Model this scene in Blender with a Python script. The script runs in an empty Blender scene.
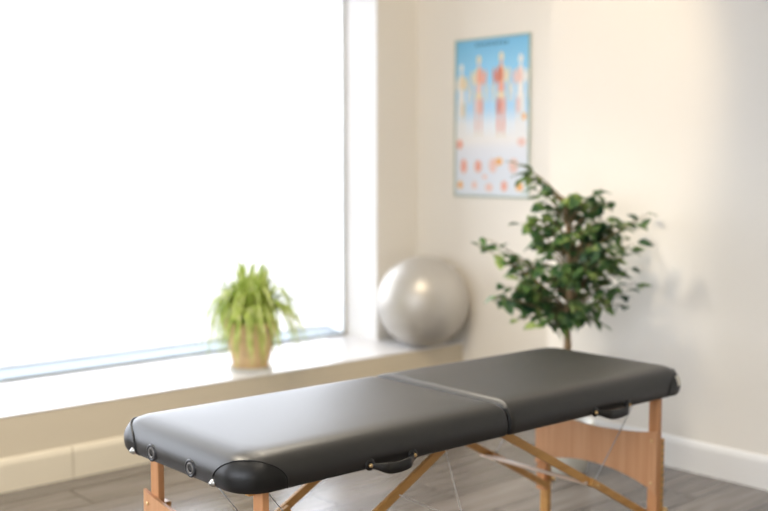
import bpy, bmesh, math, random
from mathutils import Vector, Matrix
C = bpy.context.scene
R = math.radians
PI = math.pi

# ------------------------------------------------------------------ materials
def new_mat(name):
    m = bpy.data.materials.new(name); m.use_nodes = True
    nt = m.node_tree; b = nt.nodes['Principled BSDF']
    return m, nt, b

def N(nt, t, **kw):
    n = nt.nodes.new(t)
    for k, v in kw.items(): setattr(n, k, v)
    return n

def plain(name, col, rough=.5, metal=0, spec=.5, bump=0, bscale=200, var=0, vscale=5, sss=0):
    m, nt, b = new_mat(name)
    b.inputs['Roughness'].default_value = rough
    b.inputs['Metallic'].default_value = metal
    b.inputs['Specular IOR Level'].default_value = spec
    b.inputs['Base Color'].default_value = (*col, 1)
    tc = N(nt, 'ShaderNodeTexCoord')
    if var:
        no = N(nt, 'ShaderNodeTexNoise'); no.inputs['Scale'].default_value = vscale; no.inputs['Detail'].default_value = 4
        nt.links.new(tc.outputs['Object'], no.inputs['Vector'])
        r = N(nt, 'ShaderNodeValToRGB')
        r.color_ramp.elements[0].position = .3; r.color_ramp.elements[1].position = .7
        r.color_ramp.elements[0].color = (*[c*(1-var) for c in col], 1)
        r.color_ramp.elements[1].color = (*[min(1, c*(1+var)) for c in col], 1)
        nt.links.new(no.outputs['Fac'], r.inputs['Fac']); nt.links.new(r.outputs['Color'], b.inputs['Base Color'])
    if bump:
        no = N(nt, 'ShaderNodeTexNoise'); no.inputs['Scale'].default_value = bscale; no.inputs['Detail'].default_value = 3
        nt.links.new(tc.outputs['Object'], no.inputs['Vector'])
        bp = N(nt, 'ShaderNodeBump'); bp.inputs['Strength'].default_value = bump; bp.inputs['Distance'].default_value = .002
        nt.links.new(no.outputs['Fac'], bp.inputs['Height']); nt.links.new(bp.outputs['Normal'], b.inputs['Normal'])
    return m

def wood(name, c1, c2, rough=.4, axis='Z', scale=1.0):
    m, nt, b = new_mat(name)
    tc = N(nt, 'ShaderNodeTexCoord'); mp = N(nt, 'ShaderNodeMapping')
    s = {'X': (1.5, 38, 38), 'Y': (38, 1.5, 38), 'Z': (38, 38, 1.5)}[axis]
    mp.inputs['Scale'].default_value = [v*scale for v in s]
    nt.links.new(tc.outputs['Object'], mp.inputs['Vector'])
    no = N(nt, 'ShaderNodeTexNoise'); no.inputs['Scale'].default_value = 1; no.inputs['Detail'].default_value = 5
    nt.links.new(mp.outputs['Vector'], no.inputs['Vector'])
    r = N(nt, 'ShaderNodeValToRGB')
    r.color_ramp.elements[0].position = .3; r.color_ramp.elements[1].position = .72
    r.color_ramp.elements[0].color = (*c1, 1); r.color_ramp.elements[1].color = (*c2, 1)
    nt.links.new(no.outputs['Fac'], r.inputs['Fac']); nt.links.new(r.outputs['Color'], b.inputs['Base Color'])
    b.inputs['Roughness'].default_value = rough
    return m

M = {}
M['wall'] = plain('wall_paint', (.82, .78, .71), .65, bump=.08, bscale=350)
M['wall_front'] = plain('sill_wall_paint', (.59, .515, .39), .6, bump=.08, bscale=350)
M['wall_cool'] = plain('wall_paint_cool', (.76, .73, .70), .65, bump=.08, bscale=350)
M['ceiling'] = plain('ceiling_paint', (.78, .76, .72), .8)
M['reveal'] = plain('white_reveal_paint', (.93, .93, .93), .5)
M['sill'] = plain('sill_white', (.78, .78, .80), .28, spec=.6, var=.03, vscale=9)
M['base'] = plain('baseboard_white', (.80, .79, .77), .42)
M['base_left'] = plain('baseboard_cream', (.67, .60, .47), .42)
M['frame'] = plain('window_aluminium', (.90, .93, .95), .4)
M['gasket'] = plain('window_gasket', (.10, .10, .07), .6)
M['vinyl'] = plain('black_vinyl', (.014, .0125, .0105), .42, spec=.78, bump=.12, bscale=420)
M['patch'] = plain('black_smooth_vinyl', (.006, .0055, .005), .42, spec=.5, bump=.15, bscale=420)
M['piping'] = plain('black_piping', (.008, .008, .008), .45)
M['strap'] = plain('black_strap', (.010, .009, .008), .35)
M['black'] = plain('black_hole', (.004, .004, .004), .8)
M['rim'] = plain('grey_rim', (.02, .02, .022), .35)
M['gunmetal'] = plain('gunmetal', (.16, .15, .14), .35, metal=.5)
M['chrome'] = plain('chrome', (.50, .49, .46), .3, metal=1)
M['brass'] = plain('brass', (.75, .52, .25), .3, metal=1)
M['cable'] = plain('steel_cable', (.42, .43, .44), .4, metal=.6)
M['cord'] = plain('white_cord', (.75, .72, .68), .5)
M['beech'] = wood('beech', (.56, .25, .10), (.70, .35, .16), .38)
M['beech_b'] = wood('beech_brace', (.54, .27, .075), (.66, .36, .12), .38, 'X')
M['beech_h'] = wood('beech_panel', (.60, .29, .13), (.72, .39, .20), .42, 'Z')
M['dowel'] = wood('pale_dowel', (.66, .50, .38), (.76, .60, .48), .45, 'Y')
M['label'] = plain('tag_white', (.75, .72, .62), .5)
M['pvc'] = plain('silver_ball_rubber', (.50, .475, .435), .38, metal=.3)
M['plug'] = plain('ball_plug', (.75, .75, .75), .4)
M['terra'] = plain('tan_pot', (.74, .52, .28), .6, var=.12, vscale=14)
M['saucer'] = plain('white_saucer', (.75, .72, .68), .4)
M['soil'] = plain('soil', (.05, .03, .02), .9, bump=.8, bscale=60)
M['whitepot'] = plain('white_pot', (.72, .72, .66), .4)
M['bark'] = plain('bark', (.30, .20, .11), .8, bump=.6, bscale=60, var=.3, vscale=25)
M['twig'] = plain('twig_bark', (.17, .13, .06), .8)
M['print'] = None

def leafmat(name, cols, scale, rough=.4, trans=.3):
    m, nt, b = new_mat(name)
    tc = N(nt, 'ShaderNodeTexCoord'); no = N(nt, 'ShaderNodeTexNoise')
    no.inputs['Scale'].default_value = scale; no.inputs['Detail'].default_value = 2
    nt.links.new(tc.outputs['Object'], no.inputs['Vector'])
    r = N(nt, 'ShaderNodeValToRGB'); e = r.color_ramp.elements
    e[0].position = .35; e[0].color = (*cols[0], 1); e[1].position = .68; e[1].color = (*cols[2], 1)
    x = e.new(.52); x.color = (*cols[1], 1)
    nt.links.new(no.outputs['Fac'], r.inputs['Fac']); nt.links.new(r.outputs['Color'], b.inputs['Base Color'])
    b.inputs['Roughness'].default_value = rough
    tr = N(nt, 'ShaderNodeBsdfTranslucent'); mx = N(nt, 'ShaderNodeMixShader'); mx.inputs[0].default_value = trans
    out = nt.nodes['Material Output']
    nt.links.new(r.outputs['Color'], tr.inputs['Color'])
    nt.links.new(b.outputs[0], mx.inputs[1]); nt.links.new(tr.outputs[0], mx.inputs[2]); nt.links.new(mx.outputs[0], out.inputs[0])
    return m
M['ficus'] = leafmat('ficus_leaf', ((.030, .080, .040), (.095, .19, .06), (.34, .44, .14)), 12)
M['spider'] = leafmat('spider_leaf', ((.26, .36, .05), (.46, .56, .12), (.70, .72, .34)), 16, .45, .22)

def glass():
    m, nt, b = new_mat('window_glass')
    nt.nodes.remove(b)
    t = N(nt, 'ShaderNodeBsdfTransparent'); g = N(nt, 'ShaderNodeBsdfGlossy'); g.inputs['Roughness'].default_value = .02
    fr = N(nt, 'ShaderNodeFresnel'); fr.inputs['IOR'].default_value = 1.4
    mx = N(nt, 'ShaderNodeMixShader')
    nt.links.new(fr.outputs[0], mx.inputs[0]); nt.links.new(t.outputs[0], mx.inputs[1]); nt.links.new(g.outputs[0], mx.inputs[2])
    nt.links.new(mx.outputs[0], nt.nodes['Material Output'].inputs[0])
    return m
M['glass'] = glass()

def floor_mat():
    m, nt, b = new_mat('laminate_floor')
    tc = N(nt, 'ShaderNodeTexCoord')
    mp0 = N(nt, 'ShaderNodeMapping'); mp0.inputs['Location'].default_value = (.35, -.10, 0)
    nt.links.new(tc.outputs['Object'], mp0.inputs['Vector'])
    br = N(nt, 'ShaderNodeTexBrick')
    br.offset = .37; br.inputs['Scale'].default_value = 1
    br.inputs['Brick Width'].default_value = 1.25; br.inputs['Row Height'].default_value = .2475
    br.inputs['Mortar Size'].default_value = .0065; br.inputs['Mortar Smooth'].default_value = .1
    br.inputs['Color1'].default_value = (0, 0, 0, 1); br.inputs['Color2'].default_value = (1, 1, 1, 1); br.inputs['Mortar'].default_value = (.5, .5, .5, 1)
    nt.links.new(mp0.outputs['Vector'], br.inputs['Vector'])
    mp = N(nt, 'ShaderNodeMapping'); mp.inputs['Scale'].default_value = (1.2, 16, 1)
    nt.links.new(tc.outputs['Object'], mp.inputs['Vector'])
    ad = N(nt, 'ShaderNodeVectorMath', operation='ADD'); ml = N(nt, 'ShaderNodeVectorMath', operation='SCALE'); ml.inputs['Scale'].default_value = 7
    nt.links.new(br.outputs['Color'], ml.inputs[0]); nt.links.new(mp.outputs['Vector'], ad.inputs[0]); nt.links.new(ml.outputs[0], ad.inputs[1])
    no = N(nt, 'ShaderNodeTexNoise'); no.inputs['Scale'].default_value = 1.6; no.inputs['Detail'].default_value = 6; no.inputs['Distortion'].default_value = .6
    nt.links.new(ad.outputs[0], no.inputs['Vector'])
    r = N(nt, 'ShaderNodeValToRGB'); e = r.color_ramp.elements
    e[0].position = .3; e[0].color = (.105, .088, .078, 1); e[1].position = .72; e[1].color = (.205, .182, .165, 1)
    nt.links.new(no.outputs['Fac'], r.inputs['Fac'])
    hv = N(nt, 'ShaderNodeMix', data_type='RGBA', blend_type='MULTIPLY'); hv.inputs[0].default_value = .35
    nt.links.new(r.outputs['Color'], hv.inputs[6]); nt.links.new(br.outputs['Color'], hv.inputs[7])
    mx = N(nt, 'ShaderNodeMix', data_type='RGBA'); mx.inputs[7].default_value = (.04, .03, .025, 1)
    nt.links.new(br.outputs['Fac'], mx.inputs[0]); nt.links.new(hv.outputs[2], mx.inputs[6])
    nt.links.new(mx.outputs[2], b.inputs['Base Color'])
    b.inputs['Roughness'].default_value = .24; b.inputs['Specular IOR Level'].default_value = .85
    bp = N(nt, 'ShaderNodeBump'); bp.inputs['Strength'].default_value = .12; bp.inputs['Distance'].default_value = .002
    nt.links.new(no.outputs['Fac'], bp.inputs['Height']); nt.links.new(bp.outputs['Normal'], b.inputs['Normal'])
    return m
M['floor'] = floor_mat()

# ------------------------------------------------------------------ mesh helpers
def obj(name, bm, mat, parent=None, smooth=False, label=None):
    me = bpy.data.meshes.new(name)
    bmesh.ops.recalc_face_normals(bm, faces=bm.faces)
    bm.to_mesh(me); bm.free()
    mats = mat if isinstance(mat, (list, tuple)) else [mat]
    for m in mats: me.materials.append(m)
    if smooth:
        for p in me.polygons: p.use_smooth = True
    o = bpy.data.objects.new(name, me); C.collection.objects.link(o)
    if parent is not None: o.parent = parent
    if label: o['label'] = label
    return o

def leafobj(name, verts, faces, mat, parent):
    me = bpy.data.meshes.new(name); me.from_pydata(verts, [], faces); me.update()
    me.materials.append(mat)
    for p in me.polygons: p.use_smooth = True
    o = bpy.data.objects.new(name, me); C.collection.objects.link(o); o.parent = parent
    return o

def thing(name, label, cat, loc):
    o = bpy.data.objects.new(name, None); C.collection.objects.link(o)
    o.location = loc; o['label'] = label; o['category'] = cat; o.empty_display_size = .1
    return o

def box(bm, x0, x1, y0, y1, z0, z1, bev=0, mi=0):
    vs = [bm.verts.new(p) for p in ((x0,y0,z0),(x1,y0,z0),(x1,y1,z0),(x0,y1,z0),(x0,y0,z1),(x1,y0,z1),(x1,y1,z1),(x0,y1,z1))]
    fs = [bm.faces.new([vs[i] for i in f]) for f in ((3,2,1,0),(4,5,6,7),(0,1,5,4),(1,2,6,5),(2,3,7,6),(3,0,4,7))]
    for f in fs: f.material_index = mi
    if bev:
        es = {e for f in fs for e in f.edges}
        r = bmesh.ops.bevel(bm, geom=list(es), offset=bev, segments=2, affect='EDGES', profile=.5)
        for f in r['faces']: f.material_index = mi
    return bm

def struct(name, boxes, mat, bev=0):
    bm = bmesh.new()
    for b in boxes: box(bm, *b, bev=bev)
    o = obj(name, bm, mat); o['kind'] = 'structure'
    return o

def frames(path):
    out = []; up = Vector((0, 0, 1)); prev = None
    for i, p in enumerate(path):
        t = (path[min(i+1, len(path)-1)] - path[max(i-1, 0)]).normalized()
        if prev is None:
            a = up if abs(t.z) < .9 else Vector((1, 0, 0))
            n = (a - t*a.dot(t)).normalized()
        else:
            n = (prev - t*prev.dot(t)).normalized()
        prev = n; out.append((p, n, t.cross(n)))
    return out

def tube(bm, path, rad, seg=10, closed=False, flat=1.0):
    path = [Vector(p) for p in path]
    rings = []
    for i, (p, n, b) in enumerate(frames(path)):
        r = rad(i/(len(path)-1)) if callable(rad) else rad
        rings.append([bm.verts.new(p + n*math.cos(2*PI*k/seg)*r*flat + b*math.sin(2*PI*k/seg)*r) for k in range(seg)])
    for a, b_ in zip(rings, rings[1:]):
        for k in range(seg): bm.faces.new((a[k], a[(k+1) % seg], b_[(k+1) % seg], b_[k]))
    if closed:
        a, b_ = rings[-1], rings[0]
        for k in range(seg): bm.faces.new((a[k], a[(k+1) % seg], b_[(k+1) % seg], b_[k]))
    else:
        bm.faces.new(rings[0][::-1]); bm.faces.new(rings[-1])
    return bm

def lathe(bm, prof, seg=40, axis='Z', c=(0, 0, 0), ribs=None):
    rings = []
    for r, z in prof:
        ring = []
        for k in range(seg):
            a = 2*PI*k/seg; x, y = r*math.cos(a), r*math.sin(a)
            v = {'Z': (x, y, z), 'X': (z, x, y), 'Y': (x, z, y)}[axis]
            ring.append(bm.verts.new((v[0]+c[0], v[1]+c[1], v[2]+c[2])))
        rings.append(ring)
    for a, b in zip(rings, rings[1:]):
        for k in range(seg): bm.faces.new((a[k], a[(k+1) % seg], b[(k+1) % seg], b[k]))
    if prof[0][0] > 1e-6: bm.faces.new(rings[0][::-1])
    if prof[-1][0] > 1e-6: bm.faces.new(rings[-1])
    bmesh.ops.remove_doubles(bm, verts=bm.verts, dist=1e-6)
    return bm

def beam(bm, p, q, w, t, bev=.002):
    """flat bar from p to q in the XZ plane: w across (in plane), t along Y"""
    p, q = Vector(p), Vector(q); d = (q-p); L = d.length; d.normalize()
    s = Vector((-d.z, 0, d.x)); y = Vector((0, 1, 0))
    b2 = bmesh.new(); box(b2, 0, L, -t/2, t/2, -w/2, w/2, bev)
    for v in b2.verts: v.co = p + d*v.co.x + y*v.co.y + s*v.co.z
    me = bpy.data.meshes.new('tmp'); b2.to_mesh(me); b2.free(); bm.from_mesh(me); bpy.data.meshes.remove(me)
    return bm

def extrude_poly(bm, pts, mapf, t):
    """pts: 2D polygon (CCW); mapf(u,v,w)->3D ; thickness 0..t"""
    a = [bm.verts.new(mapf(u, v, 0)) for u, v in pts]; b = [bm.verts.new(mapf(u, v, t)) for u, v in pts]
    n = len(pts)
    bm.faces.new(a[::-1]); bm.faces.new(b)
    for i in range(n): bm.faces.new((a[i], a[(i+1) % n], b[(i+1) % n], b[i]))
    return bm

# ------------------------------------------------------------------ the room
XW, XF = 4.54, 4.92          # near and far plane of the right-hand wall
YL, YP, YG = 4.73, 5.16, 5.46  # ledge front, pier face, window plane
JY = 3.73                    # where the right wall steps back
ZC = 2.92; ZS = .35
X0, Y0 = -2.2, -2.8
struct('floor', [(X0-.1, XF+.1, Y0-.1, YL+.05, -.1, 0)], M['floor'])
struct('ceiling', [(X0-.1, XF+.3, Y0-.1, YG+.25, ZC, ZC+.12)], M['ceiling'])
struct('wall_right', [(XW, XF+.2, Y0-.1, JY, 0, ZC)], M['wall'])
struct('wall_far_right', [(XF, XF+.2, JY, YG+.2, 0, ZC)], M['wall'])
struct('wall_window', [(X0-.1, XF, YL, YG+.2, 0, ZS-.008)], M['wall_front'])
struct('wall_pier', [(4.57, XF, YP, YG+.2, ZS, ZC)], M['wall'])
struct('wall_window_left', [(X0, -1.3, YP, YG+.2, ZS, ZC)], M['wall'])
struct('wall_above_window', [(-1.3, 4.57, YP, YG+.2, 2.66, ZC)], M['wall'])
struct('wall_left', [(X0-.2, X0, Y0-.1, -1.4, 0, ZC), (X0-.2, X0, 3.6, YG+.2, 0, ZC), (X0-.2, X0, -1.4, 3.6, 0, .9), (X0-.2, X0, -1.4, 3.6, 2.5, ZC)], M['wall'])
w2 = struct('unseen_fill_window', [(X0-.12, X0-.06, -1.4, 3.6, .9, .96), (X0-.12, X0-.06, -1.4, 3.6, 2.44, 2.5), (X0-.12, X0-.06, -1.4, -1.34, .96, 2.44), (X0-.12, X0-.06, 3.54, 3.6, .96, 2.44), (X0-.12, X0-.06, 1.07, 1.13, .96, 2.44)], M['frame'])  # unseen window, added to let fill daylight in from the left
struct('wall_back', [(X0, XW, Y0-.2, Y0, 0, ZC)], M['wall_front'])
struct('trim_1', [(X0, XF, YL-.004, YG+.03, ZS-.008, ZS)], M['sill'], bev=.003)     # the broad white sill board
struct('trim_2', [(4.564, 4.572, YP-.002, YG+.2, ZS+.0005, 2.66)], M['reveal'])          # white reveal beside the window
struct('trim_3', [(-1.3, 4.564, YP, YG+.02, 2.652, 2.662)], M['reveal'])

def baseboard(name, segs, mat):
    """segs: list of (p, q, normal) along the foot of a wall"""
    bm = bmesh.new(); h = .155
    for p, q, n in segs:
        p, q, n = Vector(p), Vector(q), Vector(n); t = .016
        prof = [(0, 0), (t, 0), (t, h-.030), (t*.75, h-.016), (.006, h-.004), (0, h)]
        a = [bm.verts.new(p + n*u + Vector((0, 0, v))) for u, v in prof]
        b = [bm.verts.new(q + n*u + Vector((0, 0, v))) for u, v in prof]
        k = len(prof)
        bm.faces.new(a); bm.faces.new(b[::-1])
        for i in range(k): bm.faces.new((a[i], b[i], b[(i+1) % k], a[(i+1) % k]))
    o = obj(name, bm, mat); o['kind'] = 'structure'
    return o
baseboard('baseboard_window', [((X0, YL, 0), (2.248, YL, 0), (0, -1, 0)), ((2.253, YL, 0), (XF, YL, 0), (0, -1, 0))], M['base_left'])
baseboard('baseboard_right', [((XW, Y0, 0), (XW, JY, 0), (-1, 0, 0)), ((XF, JY, 0), (XF, YL-.016, 0), (-1, 0, 0)),
                              ((XW, JY, 0), (XF-.016, JY, 0), (0, 1, 0))], M['base'])
baseboard('baseboard_back', [((X0+.02, Y0, 0), (XW-.02, Y0, 0), (0, 1, 0))], M['base'])
baseboard('baseboard_left', [((X0, Y0, 0), (X0, YL-.02, 0), (1, 0, 0))], M['base'])

# window: aluminium frame, dark gaskets and one large pane
win = bpy.data.objects.new('window_1', None); C.collection.objects.link(win); win.location = (1.6, YG, ZS); win['kind'] = 'structure'
def wloc(bm):
    for v in bm.verts: v.co -= Vector((1.6, YG, ZS))
    return bm
bm = bmesh.new()
box(bm, -1.3, 4.564, YG+.002, YG+.03, ZS, ZS+.010, .002)
box(bm, -1.3, 4.564, YG+.002, YG+.03, 2.60, 2.652, .002)
box(bm, -1.3, -1.25, YG+.002, YG+.03, ZS+.010, 2.60, .002)
obj('window_frame', wloc(bm), M['gasket'], win)
bm = bmesh.new(); box(bm, 4.550, 4.564, YG-.002, YG+.03, ZS+.002, 2.60, .002)
obj('frame_side', wloc(bm), plain('side_frame_grey', (.50, .50, .47), .4), win)
bm = bmesh.new(); box(bm, -1.25, 4.555, YG+.012, YG+.018, ZS+.008, 2.60)
obj('pane', wloc(bm), M['glass'], win)
bm = bmesh.new(); P = [(YG+.03, ZS-.01), (YG+.20, ZS-.01), (YG+.20, ZS+.034), (YG+.175, ZS+.038), (YG+.03, ZS+.006)]
extrude_poly(bm, P, lambda u, v, w: (-1.3+w, u, v), 5.87)
obj('outer_sill', wloc(bm), plain('outer_sill_grey', (.23, .265, .285), .6), win)
bm = bmesh.new(); box(bm, -1.3, 4.57, YG+.175, YG+.20, ZS+.038, ZS+.044)
obj('sill_edge', wloc(bm), M['gasket'], win)

# outside: pale pavement
o = struct('outside_pavement', [(-30, 40, YG+.2, 45, -.25, -.15)], plain('pavement', (.31, .29, .285), .9, var=.1, vscale=1.5))
o.name = 'ground'

# ------------------------------------------------------------------ massage table
TX0, TX1, TXM, TY0, TY1, TZ = 1.49, 3.455, 2.475, 2.18, 2.848, .66
TO = Vector((2.47, 2.51, 0))
tab = thing('massage_table', 'portable massage table with black padded vinyl top in two halves on beech wood legs', 'massage table', TO)
tab.rotation_euler = (0, 0, R(-.35)); tab.location.y -= .006
def L(bm):
    for v in bm.verts: v.co -= TO
    return bm

# vertical profile of the padding: (inset, z above underside)
PROF = [(.030, 0), (.012, .001), (.004, .005), (0, .013), (-.003, .028), (-.004, .042), (-.001, .056), (.005, .069), (.014, .081), (.026, .090), (.042, .0965), (.065, .101)]
def inset_at(z):
    p = PROF[1:]
    for (a, za), (b, zb) in zip(p, p[1:]):
        if za <= z <= zb: return a + (b-a)*(z-za)/(zb-za)
    return p[-1][0]

def outline(x0, x1, y0, y1, r, n=12, edge=16):
    """rounded rectangle, r = radii of corners (x0y0, x1y0, x1y1, x0y1), CCW, constant point count"""
    pts = []
    cs = [(x0, y0, 1, 1, PI, r[0]), (x1, y0, -1, 1, 1.5*PI, r[1]), (x1, y1, -1, -1, 0, r[2]), (x0, y1, 1, -1, .5*PI, r[3])]
    arcs = []
    for cx, cy, sx, sy, a0, rr in cs:
        arcs.append([(cx+sx*rr+rr*math.cos(a0+.5*PI*k/n), cy+sy*rr+rr*math.sin(a0+.5*PI*k/n)) for k in range(n+1)])
    for i in range(4):
        pts += arcs[i]
        a, b = arcs[i][-1], arcs[(i+1) % 4][0]
        pts += [(a[0]+(b[0]-a[0])*k/edge, a[1]+(b[1]-a[1])*k/edge) for k in range(1, edge)]
    return pts

def cushion(name, x0, x1, hinge, dz, crown):
    """hinge: 1 if the fold is at x1, 0 if it is at x0"""
    bm = bmesh.new(); RC, RH = .088, .020
    rings = []
    steps = [(i, z+TZ + (dz if z > .05 else 0)*min(1, (z-.05)/.05)) if z > .05 else (i, z+TZ) for i, z in PROF]
    top = PROF[-1]
    for e, c in ((.03, .35), (.08, .7), (.14, .9), (.22, 1.0)): steps.append((top[0]+e, TZ+top[1]+dz+crown*c))
    for j, (ins, z) in enumerate(steps):
        hi = ins*.42 if ins > 0 else ins*.2          # the fold side is squarer
        if ins > .065: hi = .065*.42 + (ins-.065)*.9
        a0, a1 = (ins, hi) if hinge else (hi, ins)
        ro, rh = max(RC-ins*.75, .03), max(RH-ins*.5, .012)
        if ins > .065: ro = rh = max(.06-(ins-.065)*.12, .03) if ins > .08 else ro
        if ins > .065: rh = .03
        r = (ro, rh, rh, ro) if hinge else (rh, ro, ro, rh)
        pts = outline(x0+a0, x1-a1, TY0+ins, TY1-ins, r)
        rings.append([bm.verts.new((x, y, z)) for x, y in pts])
    n = len(rings[0])
    for a, b in zip(rings, rings[1:]):
        for k in range(n): bm.faces.new((a[k], a[(k+1) % n], b[(k+1) % n], b[k]))
    bm.faces.new(rings[0][::-1]); bm.faces.new(rings[-1])
    o = obj(name, L(bm), M['vinyl'], tab, True)
    return o
cl = cushion('cushion', TX0, TXM-.0015, 1, 0, .004)
cr = cushion('cushion', TXM+.0015, TX1, 0, .002, .004)
# seam strips across the fold where the vinyl closes over each end of the padding
for x, s in ((TXM-.0015, cl), (TXM+.0015, cr)):
    bm = bmesh.new()
    tube(bm, [(x, y, TZ+z) for y, z in ((TY0+.006, .006), (TY0-.002, .02), (TY0-.003, .05), (TY0+.012, .083), (TY0+.05, .094))], .0022, 6)
    obj('seam_piping', L(bm), M['piping'], s, True)

# frame rails under the padding
for x0, x1 in ((TX0+.05, TXM-.004), (TXM+.004, TX1-.05)):
    for y in (TY0+.05, TY1-.07):
        bm = bmesh.new(); box(bm, x0, x1, y, y+.02, TZ-.012, TZ+.004, .002)
        obj('top_rail', L(bm), M['beech_b'], tab)

# corner guards: dome-shaped patches with piping
def corner_path(cx, cy, sx, sy, n=26, w=.12, r=.088):
    """points (base position, outward normal) walking round one outer corner; s from -w to w"""
    arc = r*PI/2; out = []
    for i in range(n+1):
        s = -w + 2*w*i/n
        if abs(s) <= arc/2:
            a = (s+arc/2)/r     # 0..pi/2
            nx, ny = -math.cos(a), -math.sin(a)
            px, py = r + r*nx, r + r*ny
        elif s < 0:
            nx, ny = -1, 0; px, py = 0, r + (-s-arc/2)
        else:
            nx, ny = 0, -1; px, py = r + (s-arc/2), 0
        out.append((s, Vector((cx+sx*px, cy+sy*py, 0)), Vector((sx*nx, sy*ny, 0))))
    return out
def corner_guard(cx, cy, sx, sy, dz, parent):
    w, h = .12, .082
    P = corner_path(cx, cy, sx, sy)
    bm = bmesh.new(); rows = 8; grid = []; edge = []
    for s, p, nn in P:
        hs = h*math.sqrt(max(0, 1-(abs(s)/w)**2.4)); col = []
        for j in range(rows+1):
            z = .004 + (hs)*j/rows
            pos = p - nn*(inset_at(z)) + nn*.0016 + Vector((0, 0, TZ+z+(dz if z > .06 else 0)*(z-.06)/.04*0 ))
            if z > .08: pos.z += .0010
            col.append(bm.verts.new(pos))
        edge.append(col[-1].co.copy() + nn*.0004)
        grid.append(col)
    for a, b in zip(grid, grid[1:]):
        for j in range(rows): bm.faces.new((a[j], a[j+1], b[j+1], b[j]))
    bmesh.ops.remove_doubles(bm, verts=bm.verts, dist=1e-5)
    g = obj('corner_guard', L(bm), M['patch'], parent, True)
    bm = bmesh.new(); tube(bm, edge, .0020, 6)
    obj('piping', L(bm), M['piping'], g, True)
corner_guard(TX0, TY0, 1, 1, 0, cl); corner_guard(TX0, TY1, 1, -1, 0, cl)
corner_guard(TX1, TY0, -1, 1, .006, cr); corner_guard(TX1, TY1, -1, -1, .006, cr)

# end sockets (for a headrest) and metal corner knobs, at both ends
def xtrans(bm, x, y, z, flip):
    for v in bm.verts: v.co = Vector((x + (-v.co.x if not flip else v.co.x), y+v.co.y, z+v.co.z))
    return bm
for xe, flip, par in ((TX0-.003, False, cl), (TX1+.003, True, cr)):
    for y in (2.628, 2.424):
        bm = bmesh.new()
        path = [Vector((0, .0215*math.cos(2*PI*k/24), .0205*math.sin(2*PI*k/24))) for k in range(24)]
        rings = []
        for k, p in enumerate(path):
            a = 2*PI*k/24; n = Vector((0, math.cos(a), math.sin(a)))
            rings.append([bm.verts.new(p + n*.0045*math.cos(t) + Vector((1, 0, 0))*(.000+.0032*math.sin(t))) for t in [2*PI*q/8 for q in range(8)]])
        for k in range(24):
            for q in range(8): bm.faces.new((rings[k][q], rings[(k+1) % 24][q], rings[(k+1) % 24][(q+1) % 8], rings[k][(q+1) % 8]))
        g = obj('socket', L(xtrans(bm, xe, y, TZ+.030, flip)), M['rim'], par, True)
        bm = bmesh.new()
        vs = [bm.verts.new((.0010, .0190*math.cos(2*PI*k/24), .018*math.sin(2*PI*k/24))) for k in range(24)]
        vi = [bm.verts.new((-.0005, .010*math.cos(2*PI*k/24), .010*math.sin(2*PI*k/24))) for k in range(24)]
        for k in range(24): bm.faces.new((vs[k], vs[(k+1) % 24], vi[(k+1) % 24], vi[k]))
        bm.faces.new(vi)
        obj('socket_hole', L(xtrans(bm, xe, y, TZ+.030, flip)), M['black'], g)
        bm = bmesh.new()
        ra = [[bm.verts.new((h_, r_*math.cos(2*PI*k/24), r_*math.sin(2*PI*k/24))) for k in range(24)] for r_, h_ in ((.0105, .0006), (.0115, .0024), (.0150, .0026), (.0160, .0008))]
        for a, b in zip(ra, ra[1:]):
            for k in range(24): bm.faces.new((a[k], a[(k+1) % 24], b[(k+1) % 24], b[k]))
        obj('socket_ring', L(xtrans(bm, xe, y, TZ+.030, flip)), M['gunmetal'], g, True)
    for y in (2.735, 2.318):
        bm = bmesh.new()
        lathe(bm, [(0, -.008), (.0105, -.008), (.011, -.001), (.0095, .002), (.007, .003), (.0065, .006), (.004, .009), (0, .010)], 16, 'X')
        obj('metal_knob', L(xtrans(bm, xe, y, TZ+.014, flip)), M['chrome'], par, True, 'small chrome knob')
# white tag near the right end corner
bm = bmesh.new(); tg = []
for s_, p, nn in corner_path(TX1, TY0, -1, 1, 120):
    if .028 <= s_ <= .062:
        tg.append([p - nn*(inset_at(z)) + nn*o_ + Vector((0, 0, TZ+z)) for o_ in (.0020, .0034) for z in (.040, .052, .064, .074)])
g = [[bm.verts.new(v) for v in col] for col in tg]
for c0, c1 in zip(g, g[1:]):
    for j in (0, 1, 2, 4, 5, 6): bm.faces.new((c0[j], c0[j+1], c1[j+1], c1[j]))
    bm.faces.new((c0[3], c0[7], c1[7], c1[3])); bm.faces.new((c0[0], c1[0], c1[4], c0[4]))
for c0 in (g[0], g[-1]):
    for j in range(3): bm.faces.new((c0[j], c0[j+1], c0[j+5], c0[j+4]))
obj('care_tag', L(bm), M['label'], cr, False, 'small white tag')

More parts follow.
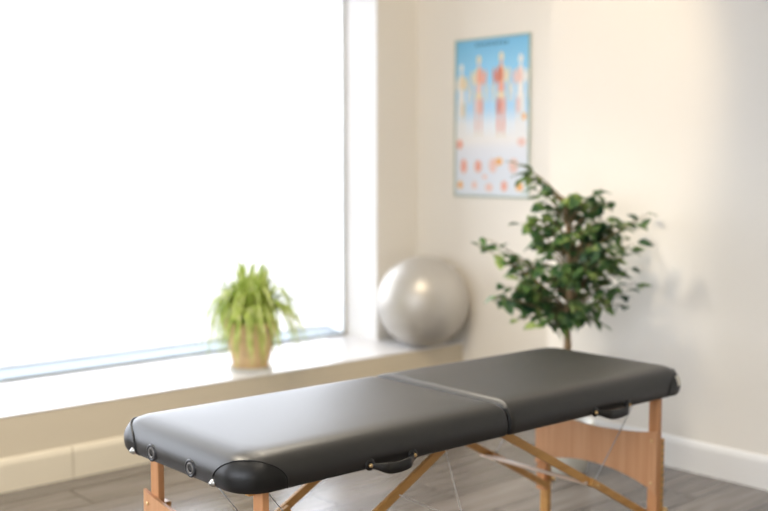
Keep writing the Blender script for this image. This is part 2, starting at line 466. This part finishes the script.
# carrying handles on the near long side
for x0, x1, zc in ((1.902, 2.062, .016), (2.895, 3.075, .014)):
    y = TY0-.0025; z = TZ+zc
    bm = bmesh.new(); n = 22; rings = []
    for i in range(n+1):
        t = i/n; x = x0 + (x1-x0)*t
        b = math.sin(PI*t)
        out = .004 + .024*min(1, b*1.5); zc_ = z - .014*b + .0
        w = .009 + .0075*min(1, max(0, b*1.8-.35))        # half height of the strap
        th = .0035 + .0035*min(1, b*1.6)
        pr = [(-w*.8, -th), (-w, 0), (-w*.8, th), (w*.8, th), (w, 0), (w*.8, -th)]
        rings.append([bm.verts.new((x, y-out+v, zc_+u)) for u, v in pr])
    for a, b in zip(rings, rings[1:]):
        for k in range(6): bm.faces.new((a[k], a[(k+1) % 6], b[(k+1) % 6], b[k]))
    bm.faces.new(rings[0]); bm.faces.new(rings[-1][::-1])
    par = cl if x0 < TXM else cr
    h = obj('carry_handle', L(bm), M['strap'], par, True)
    for x in (x0-.002, x1+.002):
        bm = bmesh.new(); lathe(bm, [(.0001, -.013), (.0035, -.012), (.0058, -.009), (.0062, -.007), (.0062, -.004), (.004, -.002), (.004, .004)], 14, 'Y', (x, y, z))
        # base patch
        obj('rivet', L(bm), M['brass'], h, True, 'small brass rivet')
    for x in (x0, x1):
        bm = bmesh.new(); lathe(bm, [(.015, .004), (.017, 0), (.0165, -.0025), (.008, -.0035)], 18, 'Y', (x, y, z+.001))
        obj('anchor_patch', L(bm), M['strap'], h, True)

# legs: two posts at each end, each with an outer adjustable foot
def leg(x, y, s):
    """s: +1 outward direction of the end along X"""
    bm = bmesh.new(); box(bm, min(x, x+s*.022), max(x, x+s*.022), y, y+.042, .19, TZ+.002, .003)
    lg = obj('leg', L(bm), M['beech'], tab)
    xo = x+s*.0225 if s > 0 else x+.0225      # left end: the panel covers the outside, the extension runs inside
    bm = bmesh.new(); box(bm, min(xo, xo+s*.022), max(xo, xo+s*.022), y+.001, y+.041, .012, .505, .003)
    ft = obj('leg_extension', L(bm), M['beech_b'], lg)
    bm = bmesh.new()
    for k in range(10): lathe(bm, [(.0035, -.0006), (.0035, .003)], 8, 'Y', (xo+s*.011, y+.001, .27+.024*k))
    obj('adjustment_holes', L(bm), M['gasket'], ft)
    bm = bmesh.new(); box(bm, min(xo-s*.002, xo+s*.024), max(xo-s*.002, xo+s*.024), y-.001, y+.043, 0, .02, .004)
    obj('rubber_foot', L(bm), M['black'], ft)
    for zz in (.235, .30):
        bm = bmesh.new(); lathe(bm, [(.0001, -.020), (.009, -.019), (.0125, -.014), (.0125, -.008), (.006, -.006), (.004, .0), (.004, .03)], 14, 'Y', (xo+s*.012, y, zz)) if zz < .25 else lathe(bm, [(.0001, -.004), (.006, -.003), (.006, .002)], 12, 'Y', (xo+s*.012, y, zz-.09))
        obj('leg_knob', L(bm), M['brass'], lg, True, 'brass knob')
XL, XR = 1.582, 3.296
for y in (2.200, 2.725):
    leg(XR, y, 1); leg(XL, y, -1)

# arched end panels between the posts
def panel(x, s):
    y0, y1 = 2.200, 2.767; n = 24
    tp = []; bt = []
    for i in range(n+1):
        t = i/n; y = y0 + (y1-y0)*t; a = math.sin(PI*t)
        tp.append((y, .538 - .030*a**.8 if 0 < t < 1 else .538)); bt.append((y, .30 + .065*a**.7))
    pts = bt + tp[::-1]
    bm = bmesh.new()
    extrude_poly(bm, pts, lambda u, v, w: (x - s*.010 + w, u, v), .0095)
    bmesh.ops.bevel(bm, geom=[e for e in bm.edges if abs(e.verts[0].co.x-e.verts[1].co.x) < 1e-6], offset=.0012, segments=1, affect='EDGES')
    p = obj('end_panel', L(bm), M['beech_h'], tab)
    for y in (y0+.02, y1-.02):
        for z in (.50, .34):
            bm = bmesh.new(); lathe(bm, [(.0001, x-s*.0135), (.005, x-s*.012), (.006, x-s*.010)], 12, 'X', (0, y, z))
            obj('bolt', L(bm), M['brass'], p, True)
# right end: panel on the inner face (towards the table's middle); left end likewise on its outer face
panel(XR, 1)
def panel_left():
    x = XL-.022; y0, y1 = 2.200, 2.790; n = 24; tp = []; bt = []
    for i in range(n+1):
        t = i/n; y = y0 + (y1-y0)*t; a = math.sin(PI*t)
        tp.append((y, .538 - .034*a**.8)); bt.append((y, .30 + .065*a**.7))
    bm = bmesh.new(); extrude_poly(bm, bt + tp[::-1], lambda u, v, w: (x-.012+w, u, v), .0115)
    bmesh.ops.bevel(bm, geom=[e for e in bm.edges if abs(e.verts[0].co.x-e.verts[1].co.x) < 1e-6], offset=.0012, segments=1, affect='EDGES')
    p = obj('end_panel', L(bm), M['beech_h'], tab)
    for y in (y0+.02, y1-.025):
        for z in (.50, .34):
            bm = bmesh.new(); lathe(bm, [(.0001, x-.0165), (.005, x-.015), (.006, x-.0125)], 12, 'X', (0, y, z))
            obj('bolt', L(bm), M['brass'], p, True)
panel_left()

# folding braces: from the fold down to the posts, upper and lower bar meeting at a pivot
def brace(y, xh, xm, xe, zh, zm, ze):
    bm = bmesh.new(); beam(bm, (xh, y, zh), (xm, y, zm), .028, .014)
    b = obj('brace', L(bm), M['beech_b'], tab)
    bm = bmesh.new(); yo = y-.015; beam(bm, (xm - (xe-xm)*.10, yo, zm - (ze-zm)*.10), (xe, yo, ze), .026, .014)
    obj('lower_bar', L(bm), M['beech_b'], b)
    bm = bmesh.new(); lathe(bm, [(.0001, -.012), (.0055, -.011), (.0065, -.008), (.0065, .020)], 12, 'Y', (xm, yo, zm))
    obj('pivot_bolt', L(bm), M['brass'], b, True)
for y in (2.262, 2.730): brace(y, 2.475, 3.00, 3.297, .676, .386, .215)
for y in (2.335, 2.672): brace(y, 2.455, 1.945, 1.575, .680, .402, .215)
bm = bmesh.new(); tube(bm, [(2.950, 2.250, .400), (2.950, 2.49, .400), (2.950, 2.745, .400)], .0075, 10)
obj('crossbar', L(bm), M['dowel'], tab, True, 'pale wooden crossbar')
bm = bmesh.new(); tube(bm, [(1.965, 2.32, .400), (1.965, 2.50, .400), (1.965, 2.69, .400)], .0075, 10)
obj('crossbar', L(bm), M['dowel'], tab, True, 'pale wooden crossbar')
# steel cables
def cable(a, b, mat='cable', r=.0016):
    a, b = Vector(a), Vector(b); bm = bmesh.new()
    tube(bm, [a + (b-a)*t - Vector((0, 0, .004*math.sin(PI*t))) for t in [k/8 for k in range(9)]], r, 6)
    obj('cable', L(bm), M[mat], tab, True)
for ya, yb in ((2.262, 2.262), (2.730, 2.730)):
    cable((3.25, ya+.005, .655), (3.00, yb, .386)); 
cable((TX0+.012, 2.318, TZ+.004), (1.945, 2.335, .12))
cable((1.625, 2.29, .645), (1.97, 2.335, .25))
cable((2.132, 2.31, .514), (2.385, 2.29, .388), 'cord', .0018)
cable((2.30, 2.29, .640), (2.385, 2.29, .388), 'cord', .0018)

# the padded top dips slightly towards the far end
for o in tab.children_recursive:
    for v in o.data.vertices:
        v.co.z -= .0068*(v.co.x+.98)*max(0, min(1, v.co.z/.6))

# ------------------------------------------------------------------ exercise ball
BR = .284; BC = Vector((4.632, 4.800, ZS+BR-.003))
bl = thing('exercise_ball', 'large silver grey exercise ball resting on the white sill in the room corner', 'exercise ball', (BC.x, BC.y, ZS))
bm = bmesh.new(); prof = []
n = 96
for i in range(n+1):
    a = -PI/2 + PI*i/n
    r = BR
    if abs(a) < 1.15: r = BR*(1 + .0022*math.cos(a*60))       # fine grip ridges
    prof.append((max(0, r*math.cos(a)), r*math.sin(a)))
lathe(bm, prof, 72)
rot = Matrix.Rotation(R(35), 4, 'X') @ Matrix.Rotation(R(20), 4, 'Y')
for v in bm.verts: v.co = rot @ v.co
zmin = min(v.co.z for v in bm.verts)
for v in bm.verts:
    v.co.z -= zmin
    if v.co.z < .006: v.co.z = .006 - (.006-v.co.z)*.3      # slightly flattened where it rests
zmin = min(v.co.z for v in bm.verts)
for v in bm.verts: v.co.z -= zmin - .0005
obj('ball_body', bm, M['pvc'], bl, True)
bm = bmesh.new(); lathe(bm, [(.0001, .004), (.008, .004), (.011, .001), (.012, -.004)], 16)
pc = rot @ Vector((0, 0, BR)); mm = Matrix.Translation(pc + Vector((0, 0, BR))) @ rot
for v in bm.verts: v.co = mm @ v.co
obj('valve_plug', bm, M['plug'], bl, True)

# ------------------------------------------------------------------ spider plant
SP = Vector((3.415, 4.915, ZS))
sp = thing('potted_spider_plant', 'bushy green spider plant in a tan pot on the window sill', 'potted plant', SP)
bm = bmesh.new(); lathe(bm, [(.0, 0), (.095, 0), (.108, .004), (.112, .016), (.107, .016), (.100, .008), (0, .008)], 40)
obj('saucer', bm, M['saucer'], sp, True)
bm = bmesh.new()
lathe(bm, [(0, .008), (.080, .008), (.086, .014), (.104, .09), (.118, .17), (.123, .212), (.131, .214), (.134, .222), (.134, .244), (.130, .250), (.122, .248), (.118, .225), (.117, .20), (0, .20)], 48)
obj('pot', bm, M['terra'], sp, True)
bm = bmesh.new(); lathe(bm, [(0, .222), (.06, .226), (.117, .220), (.117, .205), (0, .205)], 32)
obj('soil', bm, M['soil'], sp, True)
rnd = random.Random(5)
V, F = [], []
def blade(base, az, reach, rise, drop, w, twist=0):
    """arching strap leaf; ends 'drop' below the pot rim"""
    n = 12; i0 = len(V); d = Vector((math.cos(az), math.sin(az), 0)); s = Vector((-d.y, d.x, 0))
    for i in range(n+1):
        t = i/n
        x = reach*(t**.85)
        z = rise*math.sin(min(1, t*1.15)*PI*.5)*2*(1 - t*.5) * (1) if drop == 0 else rise*4*t*(1-t)**1.15 * 1.1 - drop*t**2.2
        if drop == 0: z = rise*(1-(1-t)**1.7)
        wander = s*math.sin(t*3+twist)*.02
        p = base + d*x + wander + Vector((0, 0, z))
        ww = w*(.55+.45*math.sin(PI*min(1, t*1.3+.1)))*(1-t**4*.97)
        for u, dz in ((-1, .25), (0, 0), (1, .25)): V.append(p + s*u*ww + Vector((0, 0, dz*ww)))
    for i in range(n):
        for k in range(2):
            a = i0+i*3+k; F.append((a, a+1, a+4, a+3))
for k in range(210):
    az = rnd.uniform(0, 2*PI); rr = rnd.uniform(.0, .07)
    b = Vector((rr*math.cos(az), rr*math.sin(az), .215))
    q = rnd.random()
    toward = math.cos(az-R(-41.9))         # right-hand side of the pot as seen from the room
    if q < .36: blade(b, az, rnd.uniform(.03, .15), rnd.uniform(.20, .36), 0, rnd.uniform(.010, .016), rnd.uniform(0, 6))
    elif q < .68: blade(b, az, rnd.uniform(.18, .30)*(1+.2*max(0, toward)), rnd.uniform(.10, .24), rnd.uniform(.02, .10), rnd.uniform(.010, .016), rnd.uniform(0, 6))
    else:
        blade(b, az, rnd.uniform(.17, .25)*(1+.4*max(0, toward)), rnd.uniform(.08, .18), rnd.uniform(.10, .185), rnd.uniform(.010, .016), rnd.uniform(0, 6))
leafobj('foliage', V, F, M['spider'], sp)
for ch in sp.children: ch.scale = (1.13, 1.13, 1.08)

# ------------------------------------------------------------------ ficus tree
FT = Vector((4.10, 3.245, 0))
ft = thing('potted_ficus_tree', 'leafy green ficus tree with slim bare trunk in a white pot behind the massage table', 'potted tree', FT)
A = Vector((.744, -.668, 0)); B = Vector((.668, .744, 0))     # across and away from the room's middle
def pt(u, z, b=0): return A*u + B*b + Vector((0, 0, z))
bm = bmesh.new()
lathe(bm, [(0, 0), (.092, 0), (.098, .006), (.112, .10), (.128, .215), (.136, .222), (.138, .240), (.130, .246), (.122, .240), (.118, .21), (0, .20)], 40)
obj('pot', bm, M['whitepot'], ft, True)
bm = bmesh.new(); lathe(bm, [(0, .224), (.119, .216), (.117, .202), (0, .202)], 30)
obj('soil', bm, M['soil'], ft, True)
tr_pts = [pt(0, .21), pt(.004, .35), pt(-.006, .50), pt(.002, .62), pt(-.006, .74), pt(.006, .85), pt(-.004, .97), pt(.006, 1.08), pt(-.012, 1.20), pt(-.03, 1.33)]
bm = bmesh.new()
sm = []
for i in range(len(tr_pts)-1):
    for k in range(4): sm.append(tr_pts[i].lerp(tr_pts[i+1], k/4))
sm.append(tr_pts[-1])
tube(bm, sm, lambda t: .019*(1-t)+.006+.0015*math.sin(t*47), 12)
trunk = obj('trunk', bm, M['bark'], ft, True)

rnd = random.Random(11)
def U(px): return (px-570)*.00482
def Z(py): return 1.5-(py-161)*.00482
targets = []
expl = [(474,242),(484,236),(492,246),(508,262),(516,162),(524,173),(531,188),(527,176),(541,200),(552,192),(574,195),(601,190),(606,200),(612,222),
        (626,221),(640,216),(655,213),(618,252),(632,252),(640,282),(634,286),(622,300),(604,322),(592,300),(575,318),(556,326),(540,322),(552,300),
        (520,318),(508,300),(498,296),(494,297),(505,284),(512,270),(522,222),(530,215),(560,210),(585,212),(596,225),(634,268),(600,270),(610,285)]
for x, y in expl: targets.append((U(x), Z(y), rnd.uniform(-.12, .12), 7))
while len(targets) < 108:
    a = rnd.uniform(0, 2*PI); r = math.sqrt(rnd.random())
    x, y = 572 + 66*r*math.cos(a), 256 + 62*r*math.sin(a)
    if 585 < x < 632 and 262 < y < 300 and rnd.random() < .6: continue
    if x < 535 and y < 215: continue
    targets.append((U(x), Z(y), rnd.uniform(-.22, .20)*math.sqrt(max(.1, 1-r*r)), 8))
V, F = [], []
bt = bmesh.new()
def leaf(p, d, nrm, ln):
    d = d.normalized(); s = d.cross(nrm)
    if s.length < .05: s = Vector((1, 0, 0))
    s.normalize(); n = s.cross(d)
    i0 = len(V); w = ln*.33
    row = [(0, 0), (.22, .75), (.45, 1), (.72, .68), (1, 0)]
    for t, ww in row:
        c = p + d*ln*t - n*ln*.16*t*t
        V.append(c + s*w*ww + n*w*.28*ww); V.append(c); V.append(c - s*w*ww + n*w*.28*ww)
    for i in range(4):
        for k in range(2):
            a = i0+i*3+k; F.append((a, a+1, a+4, a+3))
def clampx(v):
    # keep clear of the wall behind the tree
    lim = XW-FT.x-.03
    if v.x > lim: v = v - B*((v.x-lim)/B.x)
    return v
for u, z, b, nl in targets:
    tip = clampx(pt(u, z, b))
    z0 = min(1.28, max(.72, z - abs(u)*.55 - .06)); base = pt(0, z0)
    mid = base.lerp(tip, .5) + Vector((0, 0, .05))
    P = [base*(1-t)**2 + mid*2*t*(1-t) + tip*t*t for t in [k/8 for k in range(9)]]
    tube(bt, P, lambda t: .0052*(1-t)+.0013, 5)
    for k in range(nl):
        t = .42 + .58*(k+rnd.random()*.6)/nl if k < nl-1 else 1.0
        t = min(1, t); q = base*(1-t)**2 + mid*2*t*(1-t) + tip*t*t
        dirn = (tip-mid).normalized()
        az = rnd.uniform(0, 2*PI)
        d = dirn*.5 + Vector((math.cos(az), math.sin(az), rnd.uniform(-.9, .25)))*.8
        nrm = Vector((rnd.uniform(-.5, .5), rnd.uniform(-.9, .3), 1))
        ln = rnd.uniform(.056, .088)
        q2 = q + Vector((rnd.uniform(-.012, .012), rnd.uniform(-.012, .012), rnd.uniform(-.012, .012)))
        if (q2 + d.normalized()*ln).x > XW-FT.x-.01: d.x = -abs(d.x)
        leaf(q2, d, nrm, ln)
obj('branches', bt, M['twig'], ft, True)
leafobj('foliage', V, F, M['ficus'], ft)

# ------------------------------------------------------------------ anatomy poster
PX = XF; PY0, PY1, PZ0, PZ1 = 4.192, 4.806, 1.278, 2.250
po = thing('anatomy_poster', 'framed blue and white anatomy chart of standing figures and organs on the wall', 'poster', (PX, (PY0+PY1)/2, PZ0))
PW, PH = PY1-PY0, PZ1-PZ0
# local: u = 0..1 from the window side to the room side, v = 0..1 upward
def pl(u, v, d): return Vector((-d, PW/2 - u*PW, v*PH))
bm = bmesh.new(); fw = .009
box(bm, -.011, -.001, -PW/2, PW/2, 0, fw, .001); box(bm, -.011, -.001, -PW/2, PW/2, PH-fw, PH, .001)
box(bm, -.011, -.001, -PW/2, -PW/2+fw, fw, PH-fw, .001); box(bm, -.011, -.001, PW/2-fw, PW/2, fw, PH-fw, .001)
obj('frame', bm, plain('frame_green', (.34, .42, .34), .4), po)
m, nt, b = new_mat('chart_print')
tc = N(nt, 'ShaderNodeTexCoord'); sx = N(nt, 'ShaderNodeSeparateXYZ'); r = N(nt, 'ShaderNodeValToRGB')
nt.links.new(tc.outputs['Generated'], sx.inputs[0]); nt.links.new(sx.outputs['Z'], r.inputs['Fac'])
e = r.color_ramp.elements
e[0].position = 0; e[0].color = (.72, .77, .84, 1); e[1].position = 1; e[1].color = (.17, .48, .74, 1)
for p_, c in ((.20, (.74, .78, .85)), (.30, (.78, .80, .85)), (.36, (.86, .84, .82)), (.46, (.78, .84, .90)), (.56, (.42, .68, .90)), (.80, (.27, .60, .84))):
    x = e.new(p_); x.color = (*c, 1)
nt.links.new(r.outputs['Color'], b.inputs['Base Color']); b.inputs['Roughness'].default_value = .5
bm = bmesh.new(); box(bm, -.006, -.001, -PW/2+fw*.8, PW/2-fw*.8, fw*.8, PH-fw*.8)
sheet = obj('chart_sheet', bm, m, po)
inks = [plain('ink_cream', (.80, .68, .48), .6), plain('ink_red', (.66, .22, .14), .6), plain('ink_pink', (.82, .40, .30), .6),
        plain('ink_white', (.85, .82, .78), .6), plain('ink_dark', (.03, .10, .20), .6), plain('ink_grey', (.40, .36, .38), .6), plain('ink_orange', (.85, .48, .18), .6), plain('ink_rose', (.82, .58, .52), .6), plain('ink_pale_blue', (.62, .74, .86), .6)]
lay = [0]
def blob(u, v, ru, rv, mi, rot=0, n=14, target=None):
    """small printed shape: u across (fraction), v up; radii in metres"""
    ART = target or bmesh.new()
    lay[0] += 1; d = .0063 + .00001*lay[0]; c = pl(u, v, d)
    vs = []
    for k in range(n):
        a = 2*PI*k/n; y, z = ru*math.cos(a), rv*math.sin(a)
        vs.append(ART.verts.new(c + Vector((0, y*math.cos(rot)-z*math.sin(rot), y*math.sin(rot)+z*math.cos(rot)))))
    f = ART.faces.new(vs); f.material_index = mi
    if target is None: obj('printed_organ', ART, inks, sheet)
def figure(u, top, h, skin, mus, half, leg_, back=None):
    """standing figure; half: which side shows the muscles"""
    bm = bmesh.new()
    def q(du, dv, ru, rv, mi, rot=0): blob(u+du*h/PW, top-dv*h/PH*1.0, ru*h, rv*h, mi, rot, 14, bm)
    if back: blob(u, top-.5*h/PH, .12*h, .52*h, back, 0, 14, bm)
    for s in (-1, 1):
        m_ = mus if s == half else skin
        q(.105*s, .28, .024, .10, m_, .12*s); q(.125*s, .44, .018, .09, skin, .05*s); q(.13*s, .545, .014, .028, skin)
        q(.038*s, .62, .034, .14, m_ if s == half else leg_); q(.040*s, .83, .022, .12, leg_); q(.045*s, .965, .020, .016, skin)
    q(0, .06, .036, .056, skin); q(0, .135, .018, .04, leg_)
    q(0, .27, .078, .12, skin); q(.022*half, .27, .055, .115, mus)
    q(0, .42, .055, .08, leg_); q(0, .50, .066, .045, skin)
    obj('printed_figure', bm, inks, sheet)
figure(.33, .895, .50, 0, 2, 1, 7)
figure(.63, .905, .52, 0, 1, -1, 2)
figure(.09, .85, .46, 3, 0, 1, 3)
figure(.88, .88, .48, 3, 7, -1, 3)
for u, v, a, b_, mi in ((.93, .50, .018, .022, 6), (.07, .335, .026, .030, 2), (.90, .345, .034, .026, 7),
                    (.13, .195, .026, .045, 2), (.33, .195, .028, .038, 2), (.53, .20, .032, .045, 7), (.61, .225, .030, .024, 6), (.80, .20, .036, .045, 7),
                    (.08, .075, .024, .024, 6), (.28, .075, .022, .024, 7), (.48, .062, .030, .026, 7), (.68, .072, .024, .032, 2), (.88, .07, .030, .028, 6), (.42, .13, .02, .014, 7)):
    blob(u, v, a, b_, mi)
bm = bmesh.new()
for k in range(9): blob(.30+.05*k, .957, .012, .009, 4, .2*(k % 3), 6, bm)      # blurred title strokes
obj('printed_title', bm, inks, sheet)

# ------------------------------------------------------------------ lights
w = bpy.data.worlds.new('sky'); C.world = w; w.use_nodes = True
bg = w.node_tree.nodes['Background']; bg.inputs[0].default_value = (.86, .91, 1.0, 1); bg.inputs[1].default_value = 2.75
ld = bpy.data.lights.new('window_portal', 'AREA'); ld.shape = 'RECTANGLE'; ld.size = 5.9; ld.size_y = 2.3
ld.cycles.is_portal = True
lo = bpy.data.objects.new('window_portal', ld); C.collection.objects.link(lo)
lo.location = (1.63, YG+.10, 1.5); lo.rotation_euler = (R(-90), 0, 0)
ld2 = bpy.data.lights.new('window_portal', 'AREA'); ld2.shape = 'RECTANGLE'; ld2.size = 1.6; ld2.size_y = 5.0
ld2.cycles.is_portal = True
lo2 = bpy.data.objects.new('window_portal', ld2); C.collection.objects.link(lo2)
lo2.location = (X0-.15, 1.1, 1.7); lo2.rotation_euler = (0, R(-90), 0)
def down(x, y, e, col=(1, .90, .74), size=.2, name='ceiling_lamp_and_fill'):
    l = bpy.data.lights.new(name, 'SPOT'); l.energy = e; l.color = col; l.spot_size = R(120); l.spot_blend = .8; l.shadow_soft_size = size
    o = bpy.data.objects.new(name, l); C.collection.objects.link(o); o.location = (x, y, ZC-.05)
    return o
down(2.9, 3.5, 90); down(1.2, 3.2, 105); down(1.6, .9, 30); down(-.4, -.6, 25)  # first lamp follows the ball's warm highlight; the others are unseen, added fill
sp_l = down(2.6, 2.85, 42, (1, .79, .52), .09, 'track_spotlight')       # warm spotlight turned to the wall with the chart
sp_l.data.spot_size = R(70); sp_l.data.spot_blend = .45
sp_l.rotation_euler = (Vector((4.75, 4.12, 1.70)) - sp_l.location).to_track_quat('-Z', 'Y').to_euler()

# ------------------------------------------------------------------ camera
cam = bpy.data.cameras.new('camera'); co = bpy.data.objects.new('camera', cam); C.collection.objects.link(co)
co.location = (0, 0, 1.5); co.rotation_euler = (R(85), 0, R(48.1-90))
cam.sensor_width = 36; cam.lens = 1080/768*36
cam.clip_start = .05; cam.clip_end = 200
cam.dof.use_dof = True; cam.dof.focus_distance = 2.80; cam.dof.aperture_fstop = 1.75; cam.dof.aperture_blades = 0
C.camera = co
C.view_settings.view_transform = 'Standard'; C.view_settings.look = 'None'; C.view_settings.gamma = 1
C.view_settings.use_curve_mapping = False
C.view_settings.exposure = 1.3
C.cycles.max_bounces = 10; C.cycles.diffuse_bounces = 6
